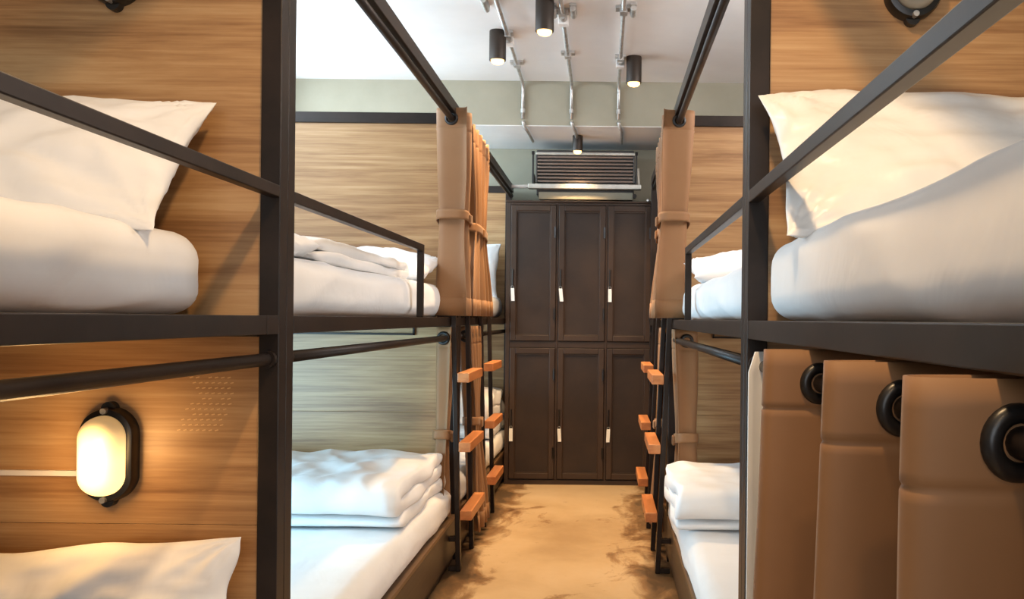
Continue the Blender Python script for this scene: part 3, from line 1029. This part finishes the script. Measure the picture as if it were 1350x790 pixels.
# clamp pair at the top of the middle conduit
for dx in (-0.045, 0.045):
    mb = MB().box(-0.21 + dx - 0.016, -0.21 + dx + 0.016, 4.00, 4.13, CEIL - 0.012, CEIL - 0.001)
    mb.cyl((-0.21 + dx, 4.01, CEIL - 0.022), (-0.21 + dx, 4.12, CEIL - 0.022), 0.014, 12)
    build('clamp', mb, M['galv'], c2, 0.002)
mb = MB().box(0.10, 0.13, 3.98, 4.10, CEIL - 0.014, CEIL - 0.001).cyl((0.115, 3.99, CEIL - 0.024), (0.115, 4.09, CEIL - 0.024), 0.014, 12)
build('clamp', mb, M['galv'], c3, 0.002)
cl = MB().box(-0.578, -0.552, 3.90, 4.05, CEIL - 0.014, CEIL - 0.001).cyl((-0.565, 3.91, CEIL - 0.024), (-0.565, 4.04, CEIL - 0.024), 0.014, 12)
tag(build('conduit_clamp', cl, M['galv'], bevel=0.002, base=(-0.565, 3.98, CEIL)), 'small grey conduit clamp on the ceiling left of the leftmost conduit', 'clamp')


# ------------------------------------------------------------------ spotlights
def spot(x, y, ztop, r, length, power, label, aim=(0, 0, -1), size=100, shown=True):
    root = thing('spotlight', (x, y, ztop - length), label, 'spotlight', 'black cylinder spotlights on the ceiling')
    body = MB()
    n = 28
    def ring(rr, z):
        return [(x + rr * math.cos(k * 2 * PI / n), y + rr * math.sin(k * 2 * PI / n), z) for k in range(n)]
    zb = ztop - length
    body.loft([ring(r * 0.98, ztop - 0.0005), ring(r, ztop - 0.004), ring(r, zb + 0.003), ring(r * 0.98, zb), ring(r * 0.90, zb), ring(r * 0.88, zb + 0.003)], cap=False)
    b0 = build('body', body, M['spot_body'], root, smooth=True)
    md = b0.modifiers.new('edge', 'EDGE_SPLIT')
    md.split_angle = 0.6
    build('lens', MB().loft([ring(r * 0.80, zb + 0.002), ring(r * 0.78, zb - 0.006), ring(r * 0.62, zb - 0.014), ring(r * 0.25, zb - 0.019)]), M['bulb'], root)
    ld = bpy.data.lights.new('spotlight_beam', 'SPOT')
    ld.energy = power
    ld.color = (1.0, 0.66, 0.34)
    ld.spot_size = math.radians(size)
    ld.spot_blend = 0.6
    ld.shadow_soft_size = 0.03
    lo = bpy.data.objects.new('spotlight_beam', ld)
    COL.objects.link(lo)
    lo.location = (x, y, zb - 0.026)
    lo.rotation_euler = Vector(aim).to_track_quat('-Z', 'Y').to_euler()
    return root


M['spot_body'], nt, b = new_mat('black_spot_metal', (0.030, 0.019, 0.012), 0.45, 0.3)
spot(-0.56, 4.41, CEIL, 0.0425, 0.150, 105, 'left black spotlight, lit, beside the leftmost conduit')
spot(-0.29, 3.955, CEIL, 0.0425, 0.150, 105, 'topmost black spotlight, lit, beside the grey clamps of the middle conduit')
spot(0.144, 4.82, CEIL, 0.0425, 0.146, 105, 'right black spotlight, lit, beside the rightmost conduit')
spot(-0.19, 5.60, BEAM_Z, 0.033, 0.100, 34, 'small lit spotlight in front of the air conditioner')
# the same row of lamps goes on above and behind the camera
for (x, y, p) in ((-0.02, 0.75, 68), (-0.22, 2.35, 14), (0.0, -0.8, 24)):
    ld = bpy.data.lights.new('ceiling_spot_beam', 'SPOT')
    ld.energy, ld.color, ld.spot_size, ld.spot_blend, ld.shadow_soft_size = p, (1.0, 0.66, 0.34), math.radians(150), 0.5, 0.05
    lo = bpy.data.objects.new('ceiling_spot_beam', ld)
    COL.objects.link(lo)
    lo.location = (x, y, CEIL - 0.16)


# ------------------------------------------------------------------ bulkhead lamps
def bulkhead(x, z, y, lit, label, duct_to=None):
    root = thing('wall_lamp', (x, y, z), label, 'lamp', 'oval bulkhead lamps on the panels')
    n = 40
    def oval(hw, hh, yy, dx=0.0):
        pts = []
        for k in range(n):
            a = k * 2 * PI / n
            ca, sa = math.cos(a), math.sin(a)
            st = hh - hw
            pts.append((x + dx + hw * ca, yy, z + hw * sa + (st if sa >= 0 else -st)))
        return pts
    base = MB().loft([oval(0.055, 0.093, y - 0.0005), oval(0.055, 0.093, y - 0.020), oval(0.052, 0.090, y - 0.027), oval(0.047, 0.083, y - 0.029)])
    build('base', base, M['black'], root, smooth=True).modifiers.new('e', 'EDGE_SPLIT').split_angle = 0.7
    gl = []
    R = 10
    for i in range(R + 1):
        t = i / R
        k = math.cos(t * PI / 2 * 0.97) ** 0.55
        gl.append(oval(0.0425 * k, 0.0785 - 0.0425 * (1 - k), y - 0.0295 - 0.042 * math.sin(t * PI / 2)))
    build('glass', MB().loft(gl), M['glass_lit'] if lit else M['glass_off'], root, smooth=True)
    for sg in (1, -1):
        build('screw', MB().cyl((x, y - 0.018, z + sg * 0.087), (x, y - 0.036, z + sg * 0.087), 0.006, 10), M['galv'], root)
        build('lug', MB().cyl((x, y - 0.0005, z + sg * 0.090), (x, y - 0.018, z + sg * 0.090), 0.014, 16), M['black'], root)
    if duct_to is not None:
        xa_ = x + (0.050 if duct_to > x else -0.050)
        build('wire_duct', MB().box(min(xa_, duct_to), max(xa_, duct_to), y - 0.009, y - 0.0005, z - 0.045, z - 0.034), M['white_plastic'], root, 0.001)
    if lit:
        for k, (dz, e) in enumerate(((0.0, lit),)):
            ld = bpy.data.lights.new('wall_lamp_glow', 'POINT')
            ld.energy, ld.color, ld.shadow_soft_size = e, (1.0, 0.58, 0.22), 0.04
            lo = bpy.data.objects.new('wall_lamp_glow', ld)
            COL.objects.link(lo)
            lo.location = (x, y - 0.13, z + dz)
    return root


PF = D1 - 0.030
bulkhead(-0.977, EYE - 0.277, PF, 2.0, 'lit oval wall lamp on the lower wood panel of the nearest left bunk', WALL_L + 0.03)
bulkhead(-0.977, EYE + 0.703, PF, 0, 'wall lamp at the top left picture edge, only its black tip showing')
bulkhead(0.600, EYE + 0.690, PF, 0, 'unlit oval wall lamp with grey glass on the upper panel of the nearest right bunk', WALL_R - 0.03)
